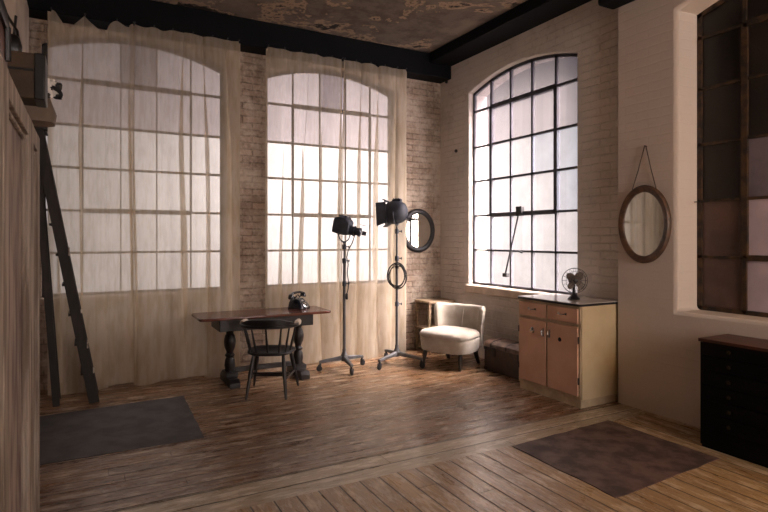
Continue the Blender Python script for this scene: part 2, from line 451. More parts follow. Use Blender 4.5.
four = [MB['pane'], MB['pane_cool'], MB['pane_grey'], MB['pane_dark']]
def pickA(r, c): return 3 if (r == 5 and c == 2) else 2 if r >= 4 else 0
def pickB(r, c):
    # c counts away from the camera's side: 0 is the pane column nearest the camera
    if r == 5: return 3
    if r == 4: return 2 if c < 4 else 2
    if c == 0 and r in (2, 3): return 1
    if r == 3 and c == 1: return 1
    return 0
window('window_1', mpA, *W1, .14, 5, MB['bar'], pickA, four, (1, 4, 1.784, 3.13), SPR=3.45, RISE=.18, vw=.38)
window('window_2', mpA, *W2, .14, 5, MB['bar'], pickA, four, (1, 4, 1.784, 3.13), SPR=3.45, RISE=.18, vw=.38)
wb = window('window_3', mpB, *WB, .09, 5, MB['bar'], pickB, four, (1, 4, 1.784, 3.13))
def pickC(r, c):   # c = 4 is the far column
    if c == 4: return (1, 1, 3, 3, 0, 0)[r]
    return (2, 2, 4, 3, 3, 0)[r]
window('window_4', mpC, WC[0]+.02, WC[1]-.02, .27, 5, MB['rusty_bar'], pickC,
       [MB['pane_black'], MB['pane_brown'], MB['pane_lav'], MB['pane_umber'], MB['pane_dimlav']], (0, 4, 1.344, 3.17), bw=.027, ZBARS=(1.344, 1.808, 2.28, 2.742, 3.17))
for i, w in enumerate(WFILL):
    window('window_%d' % (5+i), mpK, *w, .12, 5, MB['bar'], lambda r, c: 0, [MB['pane']])  # unseen window added behind the camera to fill the room with light

# stay rod and its latch on the right window
bm = B()
y0 = 5.63-1.675*.47
rod(bm, (XB+.055, 4.86, 1.80), (XB-.02, 5.01, 1.075), .010)
box(bm, (XB+.06, 4.85, 1.81), (.05, .09, .11)); box(bm, (XB-.01, 5.01, 1.065), (.05, .07, .045))
tube(bm, [(XB+.055, 4.80, 1.33), (XB+.03, 4.84, 1.35), (XB+.04, 4.90, 1.345)], .012, 8)
obj('stay_rod', bm, MB['iron'], wb, bevel=.004)

# brick sill below right window
bm = B(); box(bm, (XB+.0, 4.80, SILL-.045), (.15, 1.86, .10)); struct(obj('trim_2', bm, MB['sill'], bevel=.015))
# floor
bm = B()
def fq(x0, x1, y0, y1, mi):
    f = bm.faces.new([bm.verts.new(p) for p in ((x0,y0,0),(x1,y0,0),(x1,y1,0),(x0,y1,0))]); f.material_index = mi
fq(XL-.1, XB+.1, 3.37, YA+.1, 0); fq(XL-.1, XB+.1, 3.06, 3.37, 2); fq(XL-.1, XB+.1, YBK-.1, 3.06, 1)
bmesh.ops.remove_doubles(bm, verts=bm.verts[:], dist=.0005)
struct(obj('floor', bm, [MB['floor_back'], MB['floor_front'], MB['floor_strip']], smooth=0))
bm = B(); box(bm, ((XL+XB)/2, (YBK+YA)/2, ZC+.05), (XB-XL+.3, YA-YBK+.3, .1)); struct(obj('ceiling', bm, MB['ceiling'], smooth=0))
# black beams under the ceiling
bm = B(); box(bm, ((XL+XB)/2, YA-.13, (3.65+ZC)/2), (XB-XL, .26, ZC-3.65)); struct(obj('trim_3', bm, MB['beam'], bevel=.01))
bm = B(); box(bm, (XB-.18, (YP+YA-.26)/2, (3.82+ZC)/2), (.36, YA-.26-YP, ZC-3.82)); struct(obj('trim_4', bm, MB['beam'], bevel=.01))
bm = B(); box(bm, (XC-.11, (YBK+YP)/2, (3.585+ZC)/2), (.22, YP-YBK+.1, ZC-3.585)); struct(obj('trim_5', bm, MB['beam'], bevel=.03))
# white pier on the left wall
bm = B(); box(bm, ((XL-.46)/2, 5.55, 1.825), (-.46-XL, 1.1, 3.65)); struct(obj('trim_6', bm, MB['plaster'], bevel=.015))
# iron wall plugs and nails
def plug(loc, ax, label, r=.022):
    bm = B(); lathe(bm, [(r*.8,0),(r,.004),(r,.02),(r*.5,.03),(0,.032)], M4(loc, ax), 12)
    tag(obj('wall_plug', bm, MB['iron']), label, 'wall plug')
plug((XB, 6.0, 2.66), (0,-PI/2,0), 'small iron plug high on white brick, left of the arched window')
plug((XB, 6.22, 3.64), (0,-PI/2,0), 'small iron plug just under the black beams in the corner', .025)
bm = B(); rod(bm, (4.47, 2.806, 1.80), (4.47, 2.72, 1.80), .004); rod(bm, (4.47, 2.73, 1.80), (4.40, 2.72, 1.80), .004)
tag(obj('nail', bm, MB['iron']), 'thin nail in the orange lit reveal of the dark window', 'nail')

# ------------------------------------------------------------------ curtains
def curtain(label, x0, x1, seed, pins, sags, zbot=.02, gather=(), base=2.3, y=6.075):
    rnd = random.Random(seed)
    t_ = thing('curtain', label, 'curtain', ((x0+x1)/2, y, 0), 0, 'sheer muslin curtains on the back wall')
    xc = (x0+x1)/2; L = x1-x0
    nx, nz = int(230*L/1.0), 46
    ph = [rnd.uniform(0, 6.28) for _ in range(8)]
    ks = [2*PI/rnd.uniform(.19, .25), 2*PI/rnd.uniform(.07, .1), 2*PI/rnd.uniform(.3, .4)]
    ztop = 3.655
    def top(X):
        for (a, b), s in zip(zip(pins, pins[1:]), sags):
            if a <= X <= b:
                q = (X-a)/(b-a); return ztop - s*.5*(1-math.cos(2*PI*q))
        return ztop - .02
    bm = B(); grid = []
    for j in range(nz+1):
        t = j/nz; row = []
        for i in range(-4, nx+5):
            X = x0+L*i/nx; hem = 0
            if X < x0-1e-6: X = 2*x0-X+.004; hem = .006
            if X > x1+1e-6: X = 2*x1-X-.004; hem = .006
            dr = .7*math.sin(2.2*t+ph[5])+.35*math.sin(5*t+ph[6]+X*2)
            w = max(0, min(1, .62+1.5*mnoise.noise((X*3.1+seed*7.3+.25*t, t*.9, seed*1.7))))**1.3
            w2 = max(0, min(1, .55+1.5*mnoise.noise((X*6+seed*3.1, t*1.3+5, seed*.7))))
            a = ks[0]*X+ph[0]+dr; b = ks[1]*X+ph[1]+dr*1.6; c = ks[2]*X+ph[2]+.5*dr
            for gx in gather: w = min(1, w+1.1*math.exp(-((X-gx-.02*math.sin(3*t+gx*9))/.04)**2))
            gro = min(1, .35+t*2.0)
            yo = gro*(.034*w*math.sin(a)+.005*w2*math.sin(b)+.016*math.sin(c))+.02*min(1, 3*t)
            xo = gro*(base*w/ks[0]*math.cos(a)+.7*w2/ks[1]*math.cos(b))
            fade = min(1, (X-x0)/.06, (x1-X)/.06)
            zt = top(X); zb = zbot+.018*math.sin(7*X+ph[7])+.004*math.sin(19*X+ph[2])
            z = zt+(zb-zt)*t
            row.append(bm.verts.new((X-xc+xo*fade, hem+max(-.04, yo) if t > .12 else max(-.03, min(yo, .03)), z)))
        grid.append(row)
    for j in range(nz):
        for i in range(nx+8):
            bm.faces.new((grid[j][i], grid[j][i+1], grid[j+1][i+1], grid[j+1][i]))
    obj('cloth', bm, MB['curtain'], t_, smooth=180)
    for p in pins:
        bm = B(); rod(bm, (p-xc, .045, ztop-.008), (p-xc, -.03, ztop+.006), .004, seg=6); lathe(bm, [(.009,0),(.009,.003),(0,.004)], M4((p-xc, -.03, ztop+.006), (PI/2,0,0)), 8)
        obj('nail', bm, MB['iron'], t_)
    return t_
curtain('sheer cream curtain panel at far left, behind the ladder, with deep scalloped top', -.31, .435, 3, [-.28, 0.0, .28, .43], [.14, .13, .04], gather=[.02, .40], zbot=.02)
curtain('sheer cream curtain panel left of the bare brick strip, right half of left window', .436, 1.50, 8, [.44, .62, .80, 1.0, 1.2, 1.36, 1.48], [.02, .02, .006, .01, .006, .006], gather=[.46, .95, 1.12, 1.32])
curtain('sheer cream curtain panel behind the telephone, left half of middle window', 1.79, 2.739, 15, [1.81, 2.0, 2.2, 2.38, 2.58, 2.72], [.006, .014, .006, .01, .008], gather=[2.12, 2.34, 2.70], base=2.0)
curtain('sheer cream curtain panel behind the taller film lamp, right half of middle window', 2.741, 3.63, 22, [2.75, 2.9, 3.1, 3.3, 3.48, 3.61], [.006, .012, .022, .008, .006], gather=[2.8, 3.05, 3.3], base=2.1)

# ------------------------------------------------------------------ floor mats
def floor_mat(name, m, pts, label, cat, h=.005):
    cx = sum(p[0] for p in pts)/4; cy = sum(p[1] for p in pts)/4
    e = []
    for i in range(4):
        a, b = Vector(pts[i]), Vector(pts[(i+1) % 4])
        for k in range(12):
            p = a.lerp(b, k/12); e.append((p.x-cx+random.uniform(-.006,.006), p.y-cy+random.uniform(-.006,.006)))
    bm = B(); slab(bm, e, 0.0005, h)
    tag(obj(name, bm, m, loc=(cx, cy, 0)), label, cat)
floor_mat('floor_mat', MB['mat_grey'], [(-.55,4.28),(.79,4.28),(.82,5.50),(-.55,5.42)], 'dark grey rubber mat on the floorboards in front of the ladder', 'mat')
floor_mat('floor_mat', MB['mat_brown'], [(2.69,2.15),(3.785,2.20),(3.775,3.10),(2.70,3.04)], 'worn brown square mat on the floor in front of the peach cabinet', 'mat')

# ------------------------------------------------------------------ writing table
def table():
    t = thing('writing_table', 'dark trestle writing table with clipped mahogany top and turned legs', 'table', (1.66, 5.76, 0))
    TZ = .715
    w, d, c = .69, .262, .055
    pts = []
    for (cx, cy, a0) in ((w-c, d-c, 0), (-w+c, d-c, 90), (-w+c, -d+c, 180), (w-c, -d+c, 270)):
        for k in range(4):
            a = math.radians(a0+30*k); pts.append((cx+c*math.cos(a), cy+c*math.sin(a)))
    bm = B(); slab(bm, pts, TZ-.026, TZ, edge=.006); obj('tabletop', bm, MB['table_top'], t)
    bm = B()
    for s in (-1, 1): box(bm, (0, s*.20, TZ-.026-.06), (.98, .022, .12))
    for s in (-1, 1): box(bm, (s*.48, 0, TZ-.026-.06), (.022, .40, .12))
    obj('apron', bm, MB['dark_wood'], t, bevel=.003)
    dr = quick('drawer', lambda b: box(b, (0, -.213, TZ-.09), (.5, .014, .088)), MB['dark_wood'], t, bevel=.004)
    for x in (-.12, .12): quick('knob', lambda b: lathe(b, [(.006,0),(.006,.012),(.015,.016),(.014,.026),(0,.03)], M4((x, -.22, TZ-.09), (PI/2,0,0)), 12), MB['brass'], dr)
    for sx in (-.345, .395):
        bm = B()
        turned(bm, (sx, 0, TZ-.146), (sx, 0, .12), [(0,.05),(.05,.052),(.08,.038),(.12,.036),(.16,.05),(.3,.062),(.42,.056),(.52,.038),(.56,.034),(.6,.05),(.63,.05),(.66,.036),(.72,.05),(.84,.056),(.92,.048),(1,.05)], 18)
        box(bm, (sx, 0, TZ-.125), (.09, .40, .045))
        obj('leg', bm, MB['dark_wood'], t)
        bm = B(); box(bm, (sx, 0, .105), (.12, .20, .05))
        prof = [(-.235,.0),(-.235,.05),(-.20,.085),(-.12,.075),(-.09,.10),(.09,.10),(.12,.075),(.20,.085),(.235,.05),(.235,0)]
        loft(bm, [[Vector((sx+e, y, z)) for y, z in prof] for e in (-.05, .05)])
        obj('foot', bm, MB['dark_wood'], t, bevel=.005)
    bm = B(); box(bm, (.025, 0, .135), (.66, .05, .05)); obj('stretcher', bm, MB['dark_wood'], t, bevel=.005)
table()

# ------------------------------------------------------------------ windsor chair
def chair():
    t = thing('windsor_chair', 'black low-back windsor armchair with worn pale arm ends, pulled up to the table', 'chair', (1.59, 5.225, 0), math.radians(-28))
    Wd = MB['chair_wood']
    loops = []
    for z, k in ((.385,.86),(.392,.96),(.405,1.03),(.418,1.02),(.424,.95),(.418,.6),(.412,.3)):
        lp = []
        for q in range(40):
            a = 2*PI*q/40; x, y = math.cos(a), math.sin(a)
            e = .75
            px = math.copysign(abs(x)**e, x)*(.215 if y < 0 else .225); py = math.copysign(abs(y)**e, y)*.205
            lp.append((px*k, py*k+.01, z))
        loops.append(lp)
    bm = B(); loft(bm, loops); obj('seat', bm, Wd, t, smooth=60)
    prof = [(0,.014),(.1,.017),(.3,.020),(.5,.019),(.56,.015),(.6,.018),(.8,.015),(1,.011)]
    for sx, sy, fx, fy in ((-.14,-.14,-.185,-.25),(.14,-.14,.185,-.25),(-.16,.14,-.225,.25),(.16,.14,.225,.25)):
        bm = B(); turned(bm, (sx, sy, .39), (fx, fy, 0), prof); obj('leg', bm, Wd, t)
    def at(sx, sy, fx, fy, z): k = 1-z/.39; return (sx+(fx-sx)*k, sy+(fy-sy)*k, z)
    for a, b in (((-.14,-.14,-.185,-.25),(-.16,.14,-.225,.25)), ((.14,-.14,.185,-.25),(.16,.14,.225,.25))):
        bm = B(); turned(bm, at(*a,.17), at(*b,.17), [(0,.008),(.3,.011),(.5,.014),(.7,.011),(1,.008)]); obj('stretcher', bm, Wd, t)
    for z in (.20, .15):
        bm = B(); turned(bm, at(-.15,0,-.205,0,z)[:2]+(z,), at(.15,0,.205,0,z)[:2]+(z,), [(0,.008),(.5,.012),(1,.008)]); bm.transform if 0 else None
        bmesh.ops.translate(bm, verts=bm.verts[:], vec=(0, -.05 if z > .16 else .07, 0)); obj('stretcher', bm, Wd, t)
    # bent arm rail, open towards the table
    R = []
    for k in range(33):
        a = PI+PI*k/32
        R.append(Vector((.255*math.copysign(abs(math.cos(a))**.8, math.cos(a)), -.03+.235*math.copysign(abs(math.sin(a))**.9, math.sin(a)), .675)))
    path = [Vector((-.262, .05, .67)), Vector((-.262, .01, .675))]+R+[Vector((.262, .01, .675)), Vector((.262, .05, .67))]
    bm = B(); loops = []
    for i, p in enumerate(path):
        tt = (path[min(i+1, len(path)-1)]-path[max(i-1, 0)]).normalized(); nn = Vector((tt.y, -tt.x, 0))
        w = .028 if 2 < i < len(path)-3 else .022
        loops.append([p+nn*x*w+Vector((0,0,z*.016)) for x, z in ((-1,-.6),(-.7,-1),(.7,-1),(1,-.6),(1,.6),(.7,1),(-.7,1),(-1,.6))])
    loft(bm, loops); obj('arm_rail', bm, Wd, t, smooth=50)
    bm = B(); loops = []
    for i in range(7, len(path)-7):
        p = path[i]; tt = (path[i+1]-path[i-1]).normalized(); nn = Vector((tt.y, -tt.x, 0))
        q = (i-7)/(len(path)-15); h = .016+.04*min(1, 3.2*min(q, 1-q))
        loops.append([p+nn*x+Vector((0,0,.012+z*h)) for x, z in ((-.016,0),(.018,0),(.024,1),(.012,1.12),(-.008,1))])
    loft(bm, loops); obj('crest', bm, Wd, t, smooth=50)
    for s in (-1, 1):   # worn tips
        e = []
        for j in range(5):
            e.append((s*(.262-.001*j), -.085+.036*j, .685-.0005*j))
        bm = B(); tube(bm, e+[(s*.25, .075, .673)], [.024,.03,.03,.029,.026,.012], 10)
        o = obj('arm_tip', bm, MB['bare_wood'], t); o['label'] = 'pale worn wooden arm end'
    for k in range(7):
        i = round(2+(len(path)-5)*(k+.5)/7); p = path[i]
        b = Vector((p.x*.76, max(p.y*.74, -.175), .415))
        bm = B(); turned(bm, b, p, [(0,.008),(.35,.012),(.5,.010),(1,.007)], 8); obj('spindle', bm, Wd, t)
chair()

# ------------------------------------------------------------------ telephone
def phone():
    t = thing('telephone', 'old black rotary telephone on the right end of the writing table', 'telephone', (2.10, 5.86, .715), math.radians(38))
    m = MB['bakelite']; t.scale = (1.2, 1.2, 1.2)
    bm = B()
    loft(bm, [[Vector((x*kx, y*ky+o, z)) for x, y in rrect(.17, .16, .03)] for z, kx, ky, o in ((0,1,1,0),(.012,1.02,1.02,0),(.02,.97,.97,0),(.06,.82,.78,.012),(.085,.66,.55,.02),(.092,.6,.48,.02))])
    obj('body', bm, m, t, smooth=50)
    for s in (-1, 1):
        bm = B(); tube(bm, [(s*.035,.02,.088),(s*.045,.02,.108)], .007, 8)
        for q in (-1, 1): tube(bm, [(s*.045,.02+q*.002,.105),(s*.047,.02+q*.02,.112),(s*.048,.02+q*.022,.125)], .006, 8)
        obj('cradle', bm, m, t)
    bm = B()
    tube(bm, [(-.10,.02,.128),(-.085,.02,.138),(-.05,.02,.146),(0,.02,.149),(.05,.02,.146),(.085,.02,.138),(.10,.02,.128)], [.012,.013,.012,.0115,.012,.013,.012], 12)
    for s in (-1, 1): lathe(bm, [(.012,.03),(.02,.02),(.028,.004),(.029,-.008),(.024,-.012)], M4((s*.102,.02,.112), (0,s*.35,0)), 18)
    obj('handset', bm, m, t)
    dm = M4((0,-.062,.048), (math.radians(52),0,0))
    d = quick('dial', lambda b: lathe(b, [(.042,-.006),(.044,.002),(.036,.006),(.034,.003),(.012,.004),(0,.005)], dm, 28), MB['chrome'], t); d['label'] = 'pale metal rotary dial'
    quick('finger_wheel', lambda b: [lathe(b, [(.006,.0045),(.006,.0065),(0,.0067)], dm @ M4((.024*math.cos(a*.52+.6), .024*math.sin(a*.52+.6), 0)), 8) for a in range(10)], m, d)
phone()

# ------------------------------------------------------------------ film lamps on stands
FW = Vector((.477, .879, 0)); RT = Vector((.879, -.477, 0)); UP = Vector((0,0,1))
def stand(loc, angs, rad, top, label, collars, hub=.145):
    t = thing('light_stand', label, 'stand', loc, 0, 'rolling steel lamp stands')
    m = MB['steel']
    for a in angs:
        a = math.radians(a); d = Vector((math.cos(a), math.sin(a), 0)); s = Vector((-d.y, d.x, 0))
        bm = B(); loops = []
        for q, w, z, h in ((.02,.026,hub,.05),(.25,.024,hub-.015,.042),(.8,.019,.115,.03),(1,.017,.105,.028)):
            c = d*rad*q; loops.append([c+s*i*w+UP*(z+j*h/2) for i, j in ((-1,-1),(1,-1),(1,.6),(.6,1),(-.6,1),(-1,.6))])
        loft(bm, loops); lg = obj('leg', bm, m, t, smooth=30)
        bm = B(); e = d*rad*.96
        rod(bm, e+UP*.1, e+UP*.066, .011)
        for k in (-1, 1): box(bm, (0,0,0), (.03,.004,.05), Matrix.Translation(e+s*k*.017+UP*.048+d*.008) @ Matrix.Rotation(a, 4, 'Z'))
        ax = Matrix.Translation(e+UP*.033+d*.012) @ Matrix.Rotation(a, 4, 'Z') @ Matrix.Rotation(PI/2, 4, 'X')
        lathe(bm, [(.012,-.012),(.03,-.012),(.033,-.006),(.033,.006),(.03,.012),(.012,.012)], ax, 20)
        obj('caster', bm, MB['rubber'], lg)
    bm = B(); lathe(bm, [(.034,hub-.045),(.04,hub-.03),(.04,hub+.02),(.03,hub+.04),(.022,hub+.06),(.022,hub+.09)]); obj('hub', bm, m, t)
    zc = collars[0]
    bm = B(); rod(bm, (0,0,hub+.05), (0,0,zc), .0165); obj('lower_pole', bm, m, t)
    bm = B(); rod(bm, (0,0,zc-.03), (0,0,top), .0115); obj('upper_pole', bm, m, t)
    for z in collars:
        bm = B(); lathe(bm, [(.018,z-.03),(.024,z-.025),(.024,z+.02),(.016,z+.03)])
        k = RT*.022
        rod(bm, k+UP*z, k*2.2+UP*z, .006); lathe(bm, [(.004,0),(.016,.002),(.016,.012),(.004,.014)], Matrix.Translation(k*2.1+UP*z) @ RT.to_track_quat('Z','Y').to_matrix().to_4x4(), 10)
        obj('collar', bm, MB['lampblack'], t)
    return t
S1 = Vector((2.60, 5.74, 0)); S2 = Vector((3.248, 5.665, 0))
stand(S1, (170, 262, 18), .29, 1.442, 'rolling steel stand of the lower lamp, beside the writing table', (1.24, 1.40, .98))
stand(S2, (204, 84, 300), .34, 1.64, 'rolling steel stand of the taller lamp, beside the cream armchair', (1.26, 1.58, .72))

def lampmatrix(fwd):
    f = fwd.normalized(); s = UP.cross(f).normalized(); u = f.cross(s)
    return Matrix((f, s, u)).transposed().to_4x4()    # local x = beam, y = left, z = up
def spot1():
    t = thing('film_spotlight', 'black box-shaped film spotlight with stepped snout, on the lower stand', 'lamp', (S1.x, S1.y, 1.445))
    f = (RT*.93-FW*.28-UP*.20); R = Matrix.Translation((0,0,.195)) @ lampmatrix(f)
    m = MB['lampblack']
    bm = B()
    sec = lambda x, w, h, o=0: [R @ Vector((x, a, b+o)) for a, b in rrect(w, h, min(w, h)*.22)]
    loft(bm, [sec(-.115,.12,.13,-.015), sec(-.11,.16,.17,-.01), sec(-.05,.19,.205), sec(.03,.19,.205), sec(.075,.165,.16,-.012), sec(.085,.12,.12,-.015)])
    for k in range(3): box(bm, (-.06+.04*k, 0, .108), (.02, .11, .012), R)
    obj('housing', bm, m, t, smooth=40)
    bm = B(); ax = R @ M4((.075,0,-.036), (0,PI/2,0))
    lathe(bm, [(.052,0),(.052,.05),(.06,.052),(.06,.062),(.044,.064),(.044,.115),(.052,.118),(.052,.13),(.03,.131)], ax); obj('snout', bm, m, t)
    quick('lens', lambda b: lathe(b, [(.03,.1315),(.022,.136),(0,.138)], ax), MB['glass_lens'], t)
    for s in (-1, 1): quick('shutter_flap', lambda b: box(b, (.235, s*.045, -.045), (.05, .006, .05), R @ M4(rot=(0,0,s*.25))), m, t, bevel=.001)
    quick('shutter_flap', lambda b: box(b, (.222, 0, .05), (.05, .06, .005), R), m, t, bevel=.001)
    bm = B(); s = R.to_3x3() @ Vector((0,1,0)); c = Vector((0,0,.105))
    fl = Vector((f.x, f.y, 0)).normalized()
    tube(bm, [c+RT*math.cos(a)*.066+UP*(math.sin(a)*.092) for a in [PI+PI*k/16 for k in range(17)]], .007, 8)
    rod(bm, (0,0,-.005), (0,0,.02), .018)
    obj('yoke', bm, m, t)
    bm = B(); lathe(bm, [(.008,0),(.018,.003),(.018,.012),(0,.015)], Matrix.Translation(c+RT*.075) @ RT.to_track_quat('Z','Y').to_matrix().to_4x4(), 12); obj('knob', bm, m, t)
spot1()
def spot2():
    t = thing('film_spotlight', 'black round film lamp with open barn doors, on the taller stand', 'lamp', (S2.x, S2.y, 1.655))
    f = (-RT*.9+FW*.32-UP*.05); R = Matrix.Translation((0,0,.15)) @ lampmatrix(f); m = MB['lampblack']
    bm = B(); lathe(bm, [(0,-.13),(.05,-.125),(.10,-.10),(.13,-.05),(.138,0),(.138,.06),(.128,.07),(.128,.095),(.112,.096),(.108,.07)], R @ M4(rot=(0,PI/2,0)), 32)
    box(bm, (-.01, 0, .14), (.10, .07, .03), R)
    for k in range(3): box(bm, (-.04+.03*k, 0, .158), (.012, .09, .01), R)
    obj('housing', bm, m, t, smooth=50)
    quick('lens', lambda b: lathe(b, [(.11,.068),(.07,.085),(0,.092)], R @ M4(rot=(0,PI/2,0)), 28), MB['glass_lens'], t)
    hold = quick('door_frame', lambda b: [box(b, (.10, s*.128, 0), (.016,.012,.27), R) for s in (-1,1)]+[box(b, (.10, 0, s*.128), (.016,.25,.012), R) for s in (-1,1)], m, t)
    for s in (-1, 1):
        bm = B(); Q = R @ M4((.105, s*.132, 0), (0,0,s*.18))
        loft(bm, [[Q @ Vector(p)+(Q.to_3x3() @ Vector((0, e, 0))) for p in ((0,0,-.125),(.105,0,-.155),(.105,0,.12),(0,0,.125))] for e in (-.0015,.0015)]); obj('barn_door', bm, m, hold, smooth=0)
    for s in (-1, 1):
        bm = B(); Q = R @ M4((.105, 0, s*.132), (0,-s*.55,0))
        loft(bm, [[Q @ Vector(p)+(Q.to_3x3() @ Vector((0, 0, e))) for p in ((0,-.11,0),(.07,-.075,0),(.07,.075,0),(0,.11,0))] for e in (-.0015,.0015)]); obj('barn_door', bm, m, hold, smooth=0)
    bm = B(); sd = R.to_3x3() @ Vector((0,1,0)); c = Vector((0,0,.15))
    tube(bm, [c+sd*math.cos(a)*.155+UP*(math.sin(a)*.15) for a in [PI+PI*k/18 for k in range(19)]], .008, 8); rod(bm, (0,0,-.01), (0,0,.02), .016); obj('yoke', bm, m, t)
    bm = B(); tube(bm, [R @ Vector(p) for p in ((-.10,0,-.06),(-.16,0,-.085),(-.20,.0,-.09),(-.23,0,-.075))], .008, 8); obj('handle', bm, m, t)
spot2()
def coil(loc, label):
    bm = B(); pts = []
    for k in range(190):
        a = 2*PI*k/34; r = .122+.016*math.sin(k*.11)+.006*math.sin(k*.4)
        pts.append(RT*(r*.82*math.cos(a))+UP*(r*1.12*math.sin(a)-.1+.008*math.sin(k*.07))-FW*(.03+.004*math.sin(k*.23)+.00012*k))
    tube(bm, pts, .0055, 6); box(bm, (0,0,0), (.02,.05,.03), Matrix.Translation(-FW*.022))
    tag(obj('cable', bm, MB['rubber'], loc=loc), label, 'cable')
coil((S2.x, S2.y, 1.155), 'coil of black cable hung on the pole of the taller lamp stand')
bm = B()
tube(bm, [RT*x-FW*.02+UP*z for x, z in ((.10,1.60),(.12,1.53),(.09,1.44),(.045,1.36),(.03,1.28),(.045,1.20),(.035,1.10),(.05,1.00),(.045,.92),(.03,.86))], .006, 6)
lathe(bm, [(.008,.80),(.014,.81),(.014,.86),(.006,.875)], Matrix.Translation(RT*.03-FW*.02), 10)
tag(obj('cable', bm, MB['rubber'], loc=(S1.x, S1.y, 0)), 'loose black cable with plug dangling beside the lower lamp stand', 'cable')

# ------------------------------------------------------------------ round mirror on the back wall
def mirror_round():
    t = thing('round_mirror', 'round mirror in thick dark frame on the bare brick in the corner', 'mirror', (3.985, YA, 1.60))
    a = .222
    bm = B(); torus_ellipse(bm, a, a+.03, [(-.026,0),(.045,0),(.045,.02),(.025,.04),(.0,.044),(-.024,.024)], M4(), 56); obj('frame', bm, MB['iron'], t, smooth=50)
    bm = B(); R = M4((0,-.012,0), (PI/2,0,0))
    lathe(bm, [(a-.02,-.006),(a-.02,.006),(0,.0062)], M4((0,-.012,0)) @ Matrix.Scale((a+.03)/a, 4, (0,0,1)) @ M4(rot=(PI/2,0,0)), 48); obj('glass', bm, MB['mirror'], t, smooth=20)
mirror_round()
def mirror_oval():
    t = thing('oval_mirror', 'oval mirror in carved brown frame hung by cord on the near white wall', 'mirror', (XC, 3.125, 1.62))
    R = Matrix.Rotation(-PI/2, 4, 'Z')    # local -y (front) -> world -x
    a, b = .218, .303
    bm = B(); torus_ellipse(bm, a, b, [(-.028,.004),(.035,.004),(.036,.018),(.022,.036),(.008,.032),(-.01,.030),(-.026,.018)], R, 64); obj('frame', bm, MB['carved'], t, smooth=50)
    bm = B(); lathe(bm, [(1,-.004),(1,.004),(0,.0042)], R @ M4((0,-.012,0)) @ Matrix.Scale(b-.016, 4, (0,0,1)) @ Matrix.Scale(a-.016, 4, (1,0,0)) @ M4(rot=(PI/2,0,0)), 56); 
    for v in bm.verts: v.co.x = -.016 if v.co.x > -.012 else v.co.x
    for v in bm.verts: v.co.x = max(min(v.co.x, -.010), -.018)
    obj('glass', bm, MB['mirror'], t, smooth=20)
    bm = B(); p0 = R @ Vector((-.125,-.012,.275)); p1 = R @ Vector((.125,-.012,.275)); tp = Vector((-.02, -.02, .675))
    tube(bm, [p0, p0.lerp(tp, .5)+Vector((0,0,-.006)), tp+Vector((0,.006,0)), tp+Vector((0,-.006,0)), p1.lerp(tp, .5)+Vector((0,0,-.006)), p1], .0045, 6)
    obj('cord', bm, MB['cord'], t)
    bm = B(); rod(bm, (0,-.02,.672), (-.032,-.02,.676), .004); obj('nail', bm, MB['iron'], t)
mirror_oval()

